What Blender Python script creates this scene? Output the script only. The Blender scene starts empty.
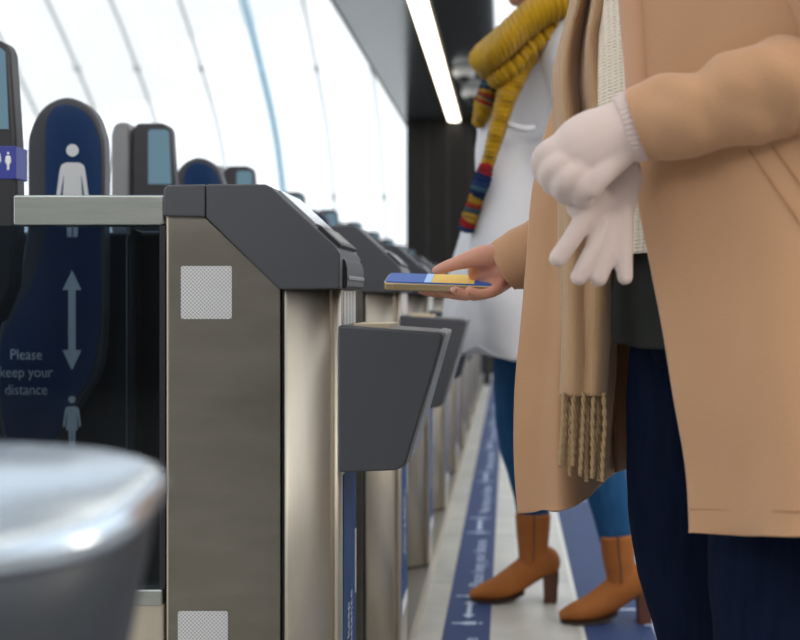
import bpy, bmesh, math, random
from mathutils import Vector, Matrix, noise
random.seed(4)
C = bpy.context.scene.collection
F = 1049.0; EYE = 0.82; VX = 508.0; VY = 298.0
def P(px, py, D): return Vector(((px-VX)*D/F, D, EYE-(py-VY)*D/F))
def X(px, D): return (px-VX)*D/F
def Z(py, D): return EYE-(py-VY)*D/F
def V(*a): return Vector(a)

# ------------------------------------------------------------------ materials
def mat(name, col, rough=0.6, metal=0.0, spec=0.5, bump=None, var=None, emit=None, coat=0.0, sheen=0.0, sss=0.0, trans=0.0):
    """bump=(kind, scale, strength, dist); var=(kind, scale, colour2, amount, stretch)"""
    m = bpy.data.materials.new(name); m.use_nodes = True
    nt = m.node_tree; N = nt.nodes; L = nt.links; b = N['Principled BSDF']
    b.inputs['Base Color'].default_value = (*col, 1); b.inputs['Roughness'].default_value = rough
    b.inputs['Metallic'].default_value = metal; b.inputs['Specular IOR Level'].default_value = spec
    b.inputs['Coat Weight'].default_value = coat; b.inputs['Sheen Weight'].default_value = sheen
    b.inputs['Sheen Roughness'].default_value = 0.4
    if sss: b.inputs['Subsurface Weight'].default_value = sss; b.inputs['Subsurface Radius'].default_value = (0.01, 0.004, 0.002); b.inputs['Subsurface Scale'].default_value = 1.0
    if emit: b.inputs['Emission Color'].default_value = (*emit[0], 1); b.inputs['Emission Strength'].default_value = emit[1]
    tc = N.new('ShaderNodeTexCoord')
    if var:
        kind, sc, c2, amt, st = var
        mp = N.new('ShaderNodeMapping'); mp.inputs['Scale'].default_value = st
        L.new(tc.outputs['Object'], mp.inputs[0])
        t = N.new('ShaderNodeTexNoise'); t.inputs['Scale'].default_value = sc; t.inputs['Detail'].default_value = 5
        L.new(mp.outputs[0], t.inputs['Vector'])
        r = N.new('ShaderNodeMapRange'); r.inputs[1].default_value = 0.3; r.inputs[2].default_value = 0.7; r.inputs[4].default_value = amt
        L.new(t.outputs['Fac'], r.inputs[0])
        mx = N.new('ShaderNodeMix'); mx.data_type = 'RGBA'
        mx.inputs[6].default_value = (*col, 1); mx.inputs[7].default_value = (*c2, 1)
        L.new(r.outputs[0], mx.inputs[0]); L.new(mx.outputs[2], b.inputs['Base Color'])
    if bump:
        kind, sc, stg, dist = bump
        bp = N.new('ShaderNodeBump'); bp.inputs['Strength'].default_value = stg; bp.inputs['Distance'].default_value = dist
        if kind == 'noise':
            t = N.new('ShaderNodeTexNoise'); t.inputs['Scale'].default_value = sc; t.inputs['Detail'].default_value = 4
            L.new(tc.outputs['Object'], t.inputs['Vector']); out = t.outputs['Fac']
        elif kind in ('ribu', 'ribv'):
            t = N.new('ShaderNodeTexWave'); t.bands_direction = 'X' if kind == 'ribu' else 'Y'
            t.inputs['Scale'].default_value = sc; t.inputs['Distortion'].default_value = 0.6; t.inputs['Detail'].default_value = 1
            L.new(tc.outputs['UV'], t.inputs['Vector']); out = t.outputs['Fac']
        elif kind == 'knit':
            t1 = N.new('ShaderNodeTexWave'); t1.bands_direction = 'X'; t1.inputs['Scale'].default_value = sc
            t2 = N.new('ShaderNodeTexWave'); t2.bands_direction = 'Z'; t2.inputs['Scale'].default_value = sc*1.3
            for t in (t1, t2): t.inputs['Distortion'].default_value = 1.2; L.new(tc.outputs['Object'], t.inputs['Vector'])
            a = N.new('ShaderNodeMath'); a.operation = 'MULTIPLY'; L.new(t1.outputs['Fac'], a.inputs[0]); L.new(t2.outputs['Fac'], a.inputs[1]); out = a.outputs[0]
        elif kind == 'obx' or kind == 'obz':
            t = N.new('ShaderNodeTexWave'); t.bands_direction = 'X' if kind == 'obx' else 'Z'; t.inputs['Scale'].default_value = sc; t.inputs['Distortion'].default_value = 0.5
            L.new(tc.outputs['Object'], t.inputs['Vector']); out = t.outputs['Fac']
        L.new(out, bp.inputs['Height']); L.new(bp.outputs[0], b.inputs['Normal'])
    return m
def emat(name, col, s):
    m = bpy.data.materials.new(name); m.use_nodes = True; nt = m.node_tree
    nt.nodes.remove(nt.nodes['Principled BSDF']); e = nt.nodes.new('ShaderNodeEmission')
    e.inputs[0].default_value = (*col, 1); e.inputs[1].default_value = s
    nt.links.new(e.outputs[0], nt.nodes['Material Output'].inputs[0]); return m
def glassmat(name, tint, gloss, rough=0.03):
    m = bpy.data.materials.new(name); m.use_nodes = True; nt = m.node_tree; N = nt.nodes; L = nt.links
    N.remove(N['Principled BSDF'])
    t = N.new('ShaderNodeBsdfTransparent'); t.inputs[0].default_value = (*tint, 1)
    g = N.new('ShaderNodeBsdfGlossy'); g.inputs['Roughness'].default_value = rough
    fr = N.new('ShaderNodeFresnel'); fr.inputs[0].default_value = 1.45
    mu = N.new('ShaderNodeMath'); mu.operation = 'MULTIPLY'; mu.inputs[1].default_value = gloss; L.new(fr.outputs[0], mu.inputs[0])
    mx = N.new('ShaderNodeMixShader'); L.new(mu.outputs[0], mx.inputs[0]); L.new(t.outputs[0], mx.inputs[1]); L.new(g.outputs[0], mx.inputs[2])
    L.new(mx.outputs[0], N['Material Output'].inputs[0]); return m
M = {}
M['steel'] = mat('brushed steel', (0.27, 0.255, 0.232), 0.36, 1.0, var=('n', 6, (0.20, 0.188, 0.168), 0.9, (1, 1, 3)), bump=('noise', 60, 0.05, 0.001))
M['steel_light'] = mat('light brushed steel', (0.66, 0.60, 0.52), 0.48, 1.0, var=('n', 8, (0.58, 0.53, 0.46), 0.8, (6, 6, 1)))
M['rail'] = mat('satin rail', (0.42, 0.45, 0.44), 0.34, 1.0, var=('n', 9, (0.34, 0.37, 0.36), 0.8, (1, 1, 12)))
M['cap'] = mat('graphite plastic', (0.060, 0.064, 0.078), 0.42, spec=0.45, bump=('noise', 900, 0.08, 0.0004))
M['cap_dark'] = mat('dark plastic', (0.022, 0.023, 0.030), 0.4, spec=0.4)
M['black'] = mat('black', (0.008, 0.008, 0.010), 0.35)
M['rim'] = mat('grey plastic rim', (0.20, 0.21, 0.23), 0.3)
M['navy'] = mat('navy sign', (0.010, 0.040, 0.125), 0.3, coat=0.2)
M['navy_dark'] = mat('dark navy leaf', (0.003, 0.007, 0.018), 0.4)
M['poster'] = mat('poster blue', (0.012, 0.040, 0.15), 0.6, spec=0.2, var=('n', 14, (0.05, 0.13, 0.33), 0.7, (1, 1, 0.4)))
M['label_blue'] = mat('label blue', (0.03, 0.045, 0.30), 0.35)
M['white'] = mat('white print', (0.80, 0.82, 0.85), 0.5)
M['glass'] = glassmat('tinted barrier glass', (0.42, 0.50, 0.57), 0.5)
M['clear'] = glassmat('roof glass', (0.97, 0.985, 1.0), 0.4)
M['screen'] = mat('lit display', (0.02, 0.05, 0.08), 0.1, emit=((0.30, 0.50, 0.62), 0.35))
M['lcd'] = mat('reader window', (0.55, 0.57, 0.6), 0.08, metal=0.7)
M['tile'] = None
M['strip'] = mat('floor vinyl blue', (0.032, 0.056, 0.150), 0.65, spec=0.25)
M['printf'] = mat('floor print', (0.42, 0.50, 0.66), 0.6)
M['blackwall'] = mat('black cladding', (0.010, 0.009, 0.009), 0.45, spec=0.2)
M['canopy'] = mat('gloss canopy', (0.30, 0.33, 0.37), 0.16, 0.9)
M['canopy_black'] = mat('canopy black', (0.01, 0.01, 0.011), 0.3)
M['rib'] = mat('rib steel', (0.42, 0.43, 0.43), 0.5)
M['beam'] = mat('blue arch beam', (0.45, 0.66, 0.82), 0.5)
M['camel'] = mat('camel wool', (0.49, 0.285, 0.165), 0.85, spec=0.15, sheen=0.25, bump=('noise', 350, 0.35, 0.0012), var=('n', 9, (0.45, 0.258, 0.148), 0.7, (1, 1, 1)))
M['camel_seam'] = mat('camel seam', (0.36, 0.20, 0.11), 0.9, spec=0.1)  # seam shading put into the colour, darker than the coat wool
M['camel_in'] = mat('coat lining', (0.17, 0.075, 0.035), 0.6, spec=0.2)
M['lapel'] = mat('lapel', (0.52, 0.30, 0.19), 0.85, spec=0.15, sheen=0.2)
M['tan'] = mat('tan scarf wool', (0.43, 0.27, 0.155), 0.9, spec=0.1, sheen=0.3, bump=('knit', 120, 0.6, 0.0012))
M['cord'] = mat('tan cord', (0.38, 0.26, 0.15), 0.9, spec=0.1)
M['glove'] = mat('pale pink knit', (0.66, 0.545, 0.52), 0.95, spec=0.1, sheen=0.5, bump=('knit', 140, 0.55, 0.0012))
M['glove_rib'] = mat('pale pink rib', (0.66, 0.54, 0.515), 0.95, spec=0.1, sheen=0.4, bump=('ribv', 20, 0.9, 0.002))
M['cream'] = mat('cream knit', (0.74, 0.655, 0.55), 0.9, spec=0.1, bump=('knit', 62, 0.6, 0.004))
M['darktop'] = mat('dark top', (0.020, 0.022, 0.020), 0.85, spec=0.15)
M['jeans'] = mat('dark denim', (0.003, 0.006, 0.019), 0.9, spec=0.08, bump=('noise', 300, 0.3, 0.0008), var=('n', 25, (0.006, 0.013, 0.036), 0.6, (3, 3, 0.5)))
M['jeans2'] = mat('blue denim', (0.010, 0.065, 0.175), 0.8, spec=0.2, var=('n', 25, (0.02, 0.09, 0.21), 0.7, (3, 3, 0.6)), bump=('noise', 300, 0.2, 0.0006))
M['white_coat'] = mat('pale grey wool', (0.60, 0.61, 0.66), 0.95, spec=0.1, sheen=0.4, bump=('noise', 160, 0.3, 0.003))
M['mustard'] = mat('mustard rib knit', (0.36, 0.205, 0.008), 0.9, spec=0.1, sheen=0.2, bump=('ribv', 10, 1.0, 0.006))
M['skin'] = mat('skin', (0.56, 0.27, 0.185), 0.5, sss=0.12, bump=('noise', 260, 0.15, 0.0006), var=('n', 25, (0.62, 0.30, 0.22), 0.8, (1, 1, 1)))
M['skin2'] = mat('warm brown skin', (0.30, 0.13, 0.07), 0.5, sss=0.1)
M['lips'] = mat('lips', (0.45, 0.13, 0.11), 0.4)
M['eyew'] = mat('eye white', (0.8, 0.78, 0.75), 0.2)
M['iris'] = mat('iris', (0.06, 0.03, 0.015), 0.15)
M['nail'] = mat('nail', (0.62, 0.36, 0.31), 0.25)
M['hair'] = mat('brown hair', (0.055, 0.026, 0.013), 0.5, bump=('obx', 120, 0.4, 0.002))
M['hair2'] = mat('black hair', (0.012, 0.009, 0.008), 0.45, bump=('obx', 120, 0.4, 0.002))
M['boot'] = mat('tan suede', (0.36, 0.125, 0.030), 0.72, spec=0.25, var=('n', 14, (0.28, 0.09, 0.02), 0.8, (1, 1, 1)), bump=('noise', 200, 0.2, 0.0008))
M['heel'] = mat('stacked heel', (0.10, 0.035, 0.018), 0.5)
M['zip'] = mat('zip', (0.06, 0.03, 0.02), 0.6)
M['sole'] = mat('sole', (0.03, 0.018, 0.012), 0.6)
M['case'] = mat('bronze phone case', (0.42, 0.32, 0.19), 0.32, 0.6)
M['pscreen'] = mat('phone screen blue', (0.02, 0.08, 0.30), 0.5, spec=0.2, emit=((0.03, 0.10, 0.38), 0.30))
M['pyellow'] = mat('phone screen yellow', (0.6, 0.40, 0.08), 0.5, spec=0.2, emit=((0.62, 0.42, 0.10), 0.30))
M['plight'] = mat('phone screen pale', (0.3, 0.45, 0.7), 0.5, spec=0.2, emit=((0.3, 0.45, 0.75), 0.3))
M['lamp'] = emat('light diffuser', (1.0, 0.93, 0.80), 6.0)
M['lamp_edge'] = mat('lamp trim', (0.5, 0.35, 0.12), 0.4)
M['domewhite'] = mat('camera housing', (0.85, 0.85, 0.85), 0.4)
M['console'] = mat('console graphite', (0.035, 0.042, 0.055), 0.5)
M['console_top'] = mat('console glossy top', (0.62, 0.71, 0.82), 0.24, 0.9)
M['plaster'] = mat('grey hall cladding', (0.30, 0.28, 0.25), 0.7, var=('n', 1.2, (0.22, 0.2, 0.18), 0.8, (1, 1, 1)))
M['hallceil'] = mat('hall soffit', (0.45, 0.44, 0.42), 0.7)
M['beige'] = mat('beige ticket sticker', (0.60, 0.50, 0.36), 0.5)
M['plinth'] = mat('plinth metal', (0.40, 0.38, 0.34), 0.4, 0.9)
M['mullion'] = mat('dark metal', (0.05, 0.05, 0.055), 0.4, 0.5)

def reflector_mat():
    m = mat('honeycomb reflector', (0.66, 0.67, 0.70), 0.35, 0.25); nt = m.node_tree; N = nt.nodes; L = nt.links
    tc = N.new('ShaderNodeTexCoord'); v = N.new('ShaderNodeTexVoronoi'); v.feature = 'DISTANCE_TO_EDGE'; v.inputs['Scale'].default_value = 260; v.inputs['Randomness'].default_value = 0.0
    mp = N.new('ShaderNodeMapping'); mp.inputs['Rotation'].default_value = (0, math.radians(45), 0); mp.inputs['Scale'].default_value = (1, 0.001, 1)
    L.new(tc.outputs['Object'], mp.inputs[0]); L.new(mp.outputs[0], v.inputs['Vector'])
    r = N.new('ShaderNodeValToRGB'); r.color_ramp.elements[0].position = 0.05; r.color_ramp.elements[0].color = (0.80, 0.82, 0.85, 1); r.color_ramp.elements[1].position = 0.16; r.color_ramp.elements[1].color = (0.42, 0.43, 0.46, 1)
    L.new(v.outputs['Distance'], r.inputs[0]); L.new(r.outputs[0], N['Principled BSDF'].inputs['Base Color']); return m
M['reflector'] = reflector_mat()
def tile_mat():
    m = mat('pale stone floor tile', (0.45, 0.44, 0.40), 0.38); nt = m.node_tree; N = nt.nodes; L = nt.links
    tc = N.new('ShaderNodeTexCoord'); b = N.new('ShaderNodeTexBrick'); b.offset = 0.0
    b.inputs['Color1'].default_value = (0.47, 0.46, 0.42, 1); b.inputs['Color2'].default_value = (0.43, 0.42, 0.385, 1); b.inputs['Mortar'].default_value = (0.24, 0.235, 0.22, 1)
    b.inputs['Scale'].default_value = 1.0; b.inputs['Mortar Size'].default_value = 0.004; b.inputs['Brick Width'].default_value = 0.62; b.inputs['Row Height'].default_value = 0.60
    mp = N.new('ShaderNodeMapping'); mp.inputs['Location'].default_value = (0.45, 0.17, 0)
    L.new(tc.outputs['Object'], mp.inputs[0]); L.new(mp.outputs[0], b.inputs['Vector'])
    n = N.new('ShaderNodeTexNoise'); n.inputs['Scale'].default_value = 7; n.inputs['Detail'].default_value = 8; L.new(tc.outputs['Object'], n.inputs['Vector'])
    mx = N.new('ShaderNodeMix'); mx.data_type = 'RGBA'; mx.blend_type = 'OVERLAY'; mx.inputs[0].default_value = 0.35
    L.new(b.outputs['Color'], mx.inputs[6]); L.new(n.outputs['Fac'], mx.inputs[7]); L.new(mx.outputs[2], N['Principled BSDF'].inputs['Base Color']); return m
M['tile'] = tile_mat()
def stripes_mat():
    m = mat('multicolour knit stripes', (0.5, 0.1, 0.1), 0.9, spec=0.1, bump=('ribu', 14, 0.8, 0.004)); nt = m.node_tree; N = nt.nodes; L = nt.links
    tc = N.new('ShaderNodeTexCoord'); s = N.new('ShaderNodeSeparateXYZ'); L.new(tc.outputs['UV'], s.inputs[0])
    r = N.new('ShaderNodeValToRGB'); r.color_ramp.interpolation = 'CONSTANT'
    cols = [(0.36, 0.02, 0.03), (0.25, 0.02, 0.03), (0.012, 0.03, 0.11), (0.02, 0.05, 0.15), (0.05, 0.13, 0.18), (0.012, 0.03, 0.09), (0.45, 0.25, 0.03), (0.36, 0.04, 0.02), (0.05, 0.09, 0.12), (0.45, 0.27, 0.05), (0.35, 0.02, 0.02), (0.02, 0.05, 0.16)]
    e = r.color_ramp.elements; e[0].color = (*cols[0], 1); e[1].position = 1/len(cols); e[1].color = (*cols[1], 1)
    for i in range(2, len(cols)): q = e.new(i/len(cols)); q.color = (*cols[i], 1)
    L.new(s.outputs[1], r.inputs[0]); L.new(r.outputs[0], N['Principled BSDF'].inputs['Base Color']); return m
M['stripes'] = stripes_mat()

# ------------------------------------------------------------------ object helpers
ORG = {}
def finish(name, me, m, parent=None, smooth=True, angle=None):
    o = bpy.data.objects.new(name, me); C.objects.link(o)
    if m is not None:
        if isinstance(m, str): m = M[m]
        if not me.materials: me.materials.append(m)
    if smooth: me.polygons.foreach_set('use_smooth', [True]*len(me.polygons))
    if parent is not None:
        org = ORG.get(parent.name, Vector((0, 0, 0))); me.transform(Matrix.Translation(-org)); o.parent = parent; ORG[o.name] = org
        if parent.type == 'MESH' and parent.parent is None and parent.location.length > 0: pass
    else:
        c = me_base(me); me.transform(Matrix.Translation(-c)); o.location = c; ORG[o.name] = c
    return o
def me_base(me):
    vs = [v.co for v in me.vertices]
    if not vs: return Vector((0, 0, 0))
    return Vector(((min(v.x for v in vs)+max(v.x for v in vs))/2, (min(v.y for v in vs)+max(v.y for v in vs))/2, min(v.z for v in vs)))
def obj(name, bm, m, parent=None, smooth=False, bevel=0, seg=2, solid=0, off=0.0):
    me = bpy.data.meshes.new(name); bmesh.ops.recalc_face_normals(bm, faces=bm.faces) if not solid else None
    bm.to_mesh(me); bm.free()
    o = finish(name, me, m, parent, smooth or bevel > 0)
    if solid:
        s = o.modifiers.new('s', 'SOLIDIFY'); s.thickness = solid; s.offset = off
    if bevel:
        b = o.modifiers.new('b', 'BEVEL'); b.width = bevel; b.segments = seg; b.limit_method = 'ANGLE'; b.angle_limit = math.radians(35)
        if hasattr(b, 'harden_normals'): b.harden_normals = True
    return o
def thing(name, label, cat, loc, group=None):
    o = bpy.data.objects.new(name, None); C.objects.link(o); o.location = loc; o['label'] = label; o['category'] = cat
    o.empty_display_size = 0.1
    if group: o['group'] = group
    ORG[o.name] = Vector(loc); return o
def tag(o, label, cat, group=None):
    o['label'] = label; o['category'] = cat
    if group: o['group'] = group
    return o
def struct(o): o['kind'] = 'structure'; return o
def box(bm, x0, x1, y0, y1, z0, z1):
    v = [bm.verts.new((x, y, z)) for x in (x0, x1) for y in (y0, y1) for z in (z0, z1)]
    for f in ((0,1,3,2),(4,6,7,5),(0,4,5,1),(2,3,7,6),(0,2,6,4),(1,5,7,3)): bm.faces.new([v[i] for i in f])
    return v
def bx(*a): bm = bmesh.new(); box(bm, *a); return bm
def prism(bm, pts, axis, a, b):
    """pts 2-D outline; axis 'y': pts=(x,z), 'z': (x,y), 'x': (y,z)"""
    def mk(p, t): return {'y': (p[0], t, p[1]), 'z': (p[0], p[1], t), 'x': (t, p[0], p[1])}[axis]
    A = [bm.verts.new(mk(p, a)) for p in pts]; B = [bm.verts.new(mk(p, b)) for p in pts]
    bm.faces.new(A); bm.faces.new(B[::-1]); n = len(pts)
    for i in range(n): bm.faces.new((A[i], A[(i+1) % n], B[(i+1) % n], B[i]))
def pz(pts, D): return [(X(x, D), Z(y, D)) for x, y in pts]
def catmull(pts, n, closed=False):
    out = []; N = len(pts)
    rng = N if closed else N-1
    for i in range(rng):
        g = (lambda k: pts[k % N]) if closed else (lambda k: pts[max(0, min(N-1, k))])
        p0, p1, p2, p3 = g(i-1), g(i), g(i+1), g(i+2)
        for s in range(n):
            t = s/n; t2 = t*t; t3 = t2*t
            out.append(tuple(0.5*((2*p1[k])+(-p0[k]+p2[k])*t+(2*p0[k]-5*p1[k]+4*p2[k]-p3[k])*t2+(-p0[k]+3*p1[k]-3*p2[k]+p3[k])*t3) for k in range(len(p1))))
    if not closed: out.append(tuple(pts[-1]))
    return out
def sheet_bm(rows, nu=6, nv=6, disp=None, closed=False):
    """rows: list of rows of world Vectors; smooth surface through them"""
    rr = [catmull([tuple(p) for p in r], nu, closed) for r in rows]
    cols = list(zip(*rr)); cc = [catmull(list(c), nv) for c in cols]
    nc = len(cc); nr = len(cc[0]); G = [[Vector(cc[i][j]) for i in range(nc)] for j in range(nr)]
    if disp:
        G2 = [[None]*nc for _ in range(nr)]
        for j in range(nr):
            for i in range(nc):
                a = G[j][(i+1) % nc if closed else min(i+1, nc-1)]-G[j][(i-1) if closed or i > 0 else 0]
                b = G[min(j+1, nr-1)][i]-G[max(j-1, 0)][i]; n = a.cross(b)
                n = n.normalized() if n.length > 1e-12 else Vector((0, -1, 0))
                G2[j][i] = G[j][i]+n*disp(i/(nc-1), j/(nr-1), G[j][i])
        G = G2
    bm = bmesh.new(); uv = bm.loops.layers.uv.new('UVMap')
    Vv = [[bm.verts.new(p) for p in r] for r in G]
    for j in range(nr-1):
        for i in range(nc if closed else nc-1):
            i2 = (i+1) % nc
            f = bm.faces.new((Vv[j][i], Vv[j+1][i], Vv[j+1][i2], Vv[j][i2]))
            for l, (a, b) in zip(f.loops, ((i, j), (i, j+1), (i+1, j+1), (i+1, j))): l[uv].uv = (a/nc, b/(nr-1))
    return bm
def sheet(name, rows, m, parent=None, thick=0.004, off=0.0, **k):
    bm = sheet_bm([[P(*p) if isinstance(p, tuple) else p for p in r] for r in rows], **k)
    return obj(name, bm, m, parent, smooth=True, solid=thick, off=off)
def tube(bm, path, radii, seg=16, n=4, ref=Vector((0, 1, 0)), disp=None, cap=True, uvs=True):
    """path: Vectors; radii: r or (r_across, r_along_ref)"""
    rad = [(r, r) if not isinstance(r, tuple) else r for r in radii]
    q = catmull([(*p, *r) for p, r in zip(path, rad)], n) if n > 1 and len(path) > 1 else [(*p, *r) for p, r in zip(path, rad)]
    uv = bm.loops.layers.uv.verify(); rings = []
    for i, c in enumerate(q):
        a = Vector(q[max(0, i-1)][:3]); b = Vector(q[min(len(q)-1, i+1)][:3]); t = (b-a).normalized()
        s = t.cross(ref)
        if s.length < 1e-3: s = t.cross(Vector((1, 0, 0)))
        s.normalize(); w = s.cross(t).normalized(); o = Vector(c[:3]); ring = []
        for k in range(seg):
            an = 2*math.pi*k/seg; d = s*math.cos(an)*c[3]+w*math.sin(an)*c[4]
            if disp: d = d*(1+disp(k/seg, i/(len(q)-1), o+d))
            ring.append(bm.verts.new(o+d))
        rings.append(ring)
    nr = len(rings)
    for i in range(nr-1):
        for k in range(seg):
            f = bm.faces.new((rings[i][k], rings[i][(k+1) % seg], rings[i+1][(k+1) % seg], rings[i+1][k]))
            for l, (a, b) in zip(f.loops, ((k, i), (k+1, i), (k+1, i+1), (k, i+1))): l[uv].uv = (b/(nr-1), a/seg)
    if cap: bm.faces.new(rings[0][::-1]); bm.faces.new(rings[-1])
    return rings
def ball(bm, c, r, seg=16, rot=None):
    if not isinstance(r, (tuple, list)): r = (r, r, r)
    m = Matrix.Translation(c) @ (rot or Matrix.Identity(4)) @ Matrix.Diagonal((*r, 1))
    bmesh.ops.create_uvsphere(bm, u_segments=seg, v_segments=max(8, seg*3//4), radius=1, matrix=m)
def chain(bm, pts, seg=14, n=3, ref=Vector((0, 1, 0))):
    """rounded-ended limb: pts of (Vector, r)"""
    rs = [r for _, r in pts]; tube(bm, [p for p, _ in pts], rs, seg, n, ref)
    for p, r in (pts[0], pts[-1]):
        rr = r if not isinstance(r, tuple) else min(r); ball(bm, p, rr, seg)
def organic(name, bm, vox, m, parent=None, smooth=4, factor=0.5):
    me = bpy.data.meshes.new(name); bmesh.ops.recalc_face_normals(bm, faces=bm.faces); bm.to_mesh(me); bm.free()
    t = bpy.data.objects.new('t', me); C.objects.link(t)
    r = t.modifiers.new('r', 'REMESH'); r.mode = 'VOXEL'; r.voxel_size = vox
    s = t.modifiers.new('s', 'SMOOTH'); s.iterations = smooth; s.factor = factor
    dg = bpy.context.evaluated_depsgraph_get(); dg.update()
    me2 = bpy.data.meshes.new_from_object(t.evaluated_get(dg)); bpy.data.objects.remove(t); bpy.data.meshes.remove(me)
    me2.name = name; me2.materials.clear()
    return finish(name, me2, m, parent, True)
def text_bm(body, size, mtx, align='CENTER', extrude=0.0002, spacing=1.0, xs=1.0):
    cu = bpy.data.curves.new('t', 'FONT'); cu.body = body; cu.size = size; cu.align_x = align; cu.align_y = 'CENTER'; cu.extrude = extrude; cu.space_line = spacing; cu.resolution_u = 3
    t = bpy.data.objects.new('t', cu); C.objects.link(t); dg = bpy.context.evaluated_depsgraph_get(); dg.update()
    me = bpy.data.meshes.new_from_object(t.evaluated_get(dg)); bpy.data.objects.remove(t); bpy.data.curves.remove(cu)
    me.transform(mtx @ Matrix.Diagonal((xs, 1, 1, 1))); bm = bmesh.new(); bm.from_mesh(me); bpy.data.meshes.remove(me); return bm
def frame(o, xdir, ydir):
    z = xdir.cross(ydir); return Matrix(((xdir.x, ydir.x, z.x, o.x), (xdir.y, ydir.y, z.y, o.y), (xdir.z, ydir.z, z.z, o.z), (0, 0, 0, 1)))
def poly2(bm, pts, mtx, h=0.0004):
    A = [bm.verts.new(mtx @ Vector((x, y, 0))) for x, y in pts]; B = [bm.verts.new(mtx @ Vector((x, y, h))) for x, y in pts]
    bm.faces.new(A[::-1]); bm.faces.new(B); n = len(pts)
    for i in range(n): bm.faces.new((A[i], A[(i+1) % n], B[(i+1) % n], B[i]))
def person_icon(bm, mtx, h, full=True):
    """standing figure, origin at head top, y down the figure is negative"""
    r = 0.068*h; poly2(bm, [(r*math.cos(a*math.pi/8), -r+r*math.sin(a*math.pi/8)) for a in range(16)], mtx)
    s = h
    mtx = mtx @ Matrix.Diagonal((.74, 1, 1, 1))
    body = [(-.10,-.20),(.10,-.20),(.16,-.225),(.185,-.28),(.235,-.56),(.215,-.60),(.18,-.585),(.13,-.33),(.125,-.36),(.15,-.66),(.09,-.66),(.075,-1.0),(.012,-1.0),(.008,-.68),(-.008,-.68),(-.012,-1.0),(-.075,-1.0),(-.09,-.66),(-.15,-.66),(-.125,-.36),(-.13,-.33),(-.18,-.585),(-.215,-.60),(-.235,-.56),(-.185,-.28),(-.16,-.225)]
    poly2(bm, [(x*s, y*s) for x, y in body][::-1], mtx)
def arrow_icon(bm, mtx, h, w=0.06):
    a = w*1.0; k = w*.38; hd = 0.2*h
    poly2(bm, [(0, 0), (a, -hd), (k, -hd), (k, -h+hd), (a, -h+hd), (0, -h), (-a, -h+hd), (-k, -h+hd), (-k, -hd), (-a, -hd)][::-1], mtx)

# ------------------------------------------------------------------ setting
bm = bx(-16, 8, -6, 46, -0.05, 0); struct(obj('floor', bm, 'tile'))
YW = 11.3; ZC = 2.75
# end wall of the gateline, black cladding
bm = bmesh.new(); x0, x1 = X(406, YW), X(495, YW)
box(bm, x0, x1, YW, YW+0.6, 0, ZC)
struct(obj('wall_far', bm, 'blackwall', bevel=0.01))
bm = bmesh.new()
for px in (427, 448, 470): box(bm, X(px, YW)-.006, X(px, YW)+.006, YW-.004, YW+.002, 0, ZC-.05)
struct(obj('trim_1', bm, 'canopy_black'))
# canopy (glossy soffit) above the gates
bm = bx(-1.134, -0.117, -5, YW+0.6, ZC, ZC+0.28); struct(obj('ceiling', bm, 'canopy'))
bm = bx(-1.150, -1.134, -5, YW+0.6, ZC-0.01, ZC+0.30); struct(obj('trim_2', bm, 'canopy_black'))
bm = bx(-0.117, -0.10, -5, YW+0.6, ZC-0.01, ZC+0.30); struct(obj('trim_3', bm, 'canopy_black'))
# hall enclosure behind and right
struct(obj('wall_back', bx(-16, 8, -6.2, -6, 0, 3.4), 'plaster'))
struct(obj('wall_right', bx(6.5, 6.7, -6, 12, 0, 3.6), 'plaster'))
# arched glass wall: profile in (Y, Z), built twice the size at twice the distance
prof = [(31.0, 0.0), (30.6, 2.0), (30.0, 3.5), (28.9, 5.3), (27.2, 6.75), (25.4, 8.0), (22.5, 9.6), (19.0, 10.9), (15.0, 11.8), (10.0, 12.3), (2.0, 12.4), (-6.0, 12.0)]
pr = catmull(prof, 4)
bm = bmesh.new(); rows = [[bm.verts.new((x, y, z)) for (y, z) in pr] for x in (-18, 9)]
for i in range(len(pr)-1): bm.faces.new((rows[0][i], rows[0][i+1], rows[1][i+1], rows[1][i]))
struct(obj('window_1', bm, 'clear', smooth=True))
ribx = [(x-508)*30.0/F for x in (-52, 6, 63, 119, 173, 231, 285, 335, 385, 434, 485, 540, 600, 660, 720)]
for i, x in enumerate(ribx):
    bm = bmesh.new(); w = 0.030; d = 0.10; big = (i == 6)
    if big: w = 0.10
    for j in range(len(pr)-1):
        (ya, za), (yb, zb) = pr[j], pr[j+1]
        v = [bm.verts.new((x+sx*w, y-dd, z-dd*0.4)) for (y, z) in ((ya, za), (yb, zb)) for sx in (-1, 1) for dd in (0.02, d)]
        for f in ((0,1,3,2),(4,6,7,5),(0,4,5,1),(2,3,7,6),(0,2,6,4),(1,5,7,3)): bm.faces.new([v[k] for k in f])
    for yy, zz in ((27.2, 6.75), (29.9, 3.7)):
        box(bm, x-0.07, x+0.07, yy-.2, yy-.02, zz-.08, zz+.06)
    o = struct(obj('trim_%d' % (10+i), bm, 'beam' if big else 'rib'))
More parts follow.
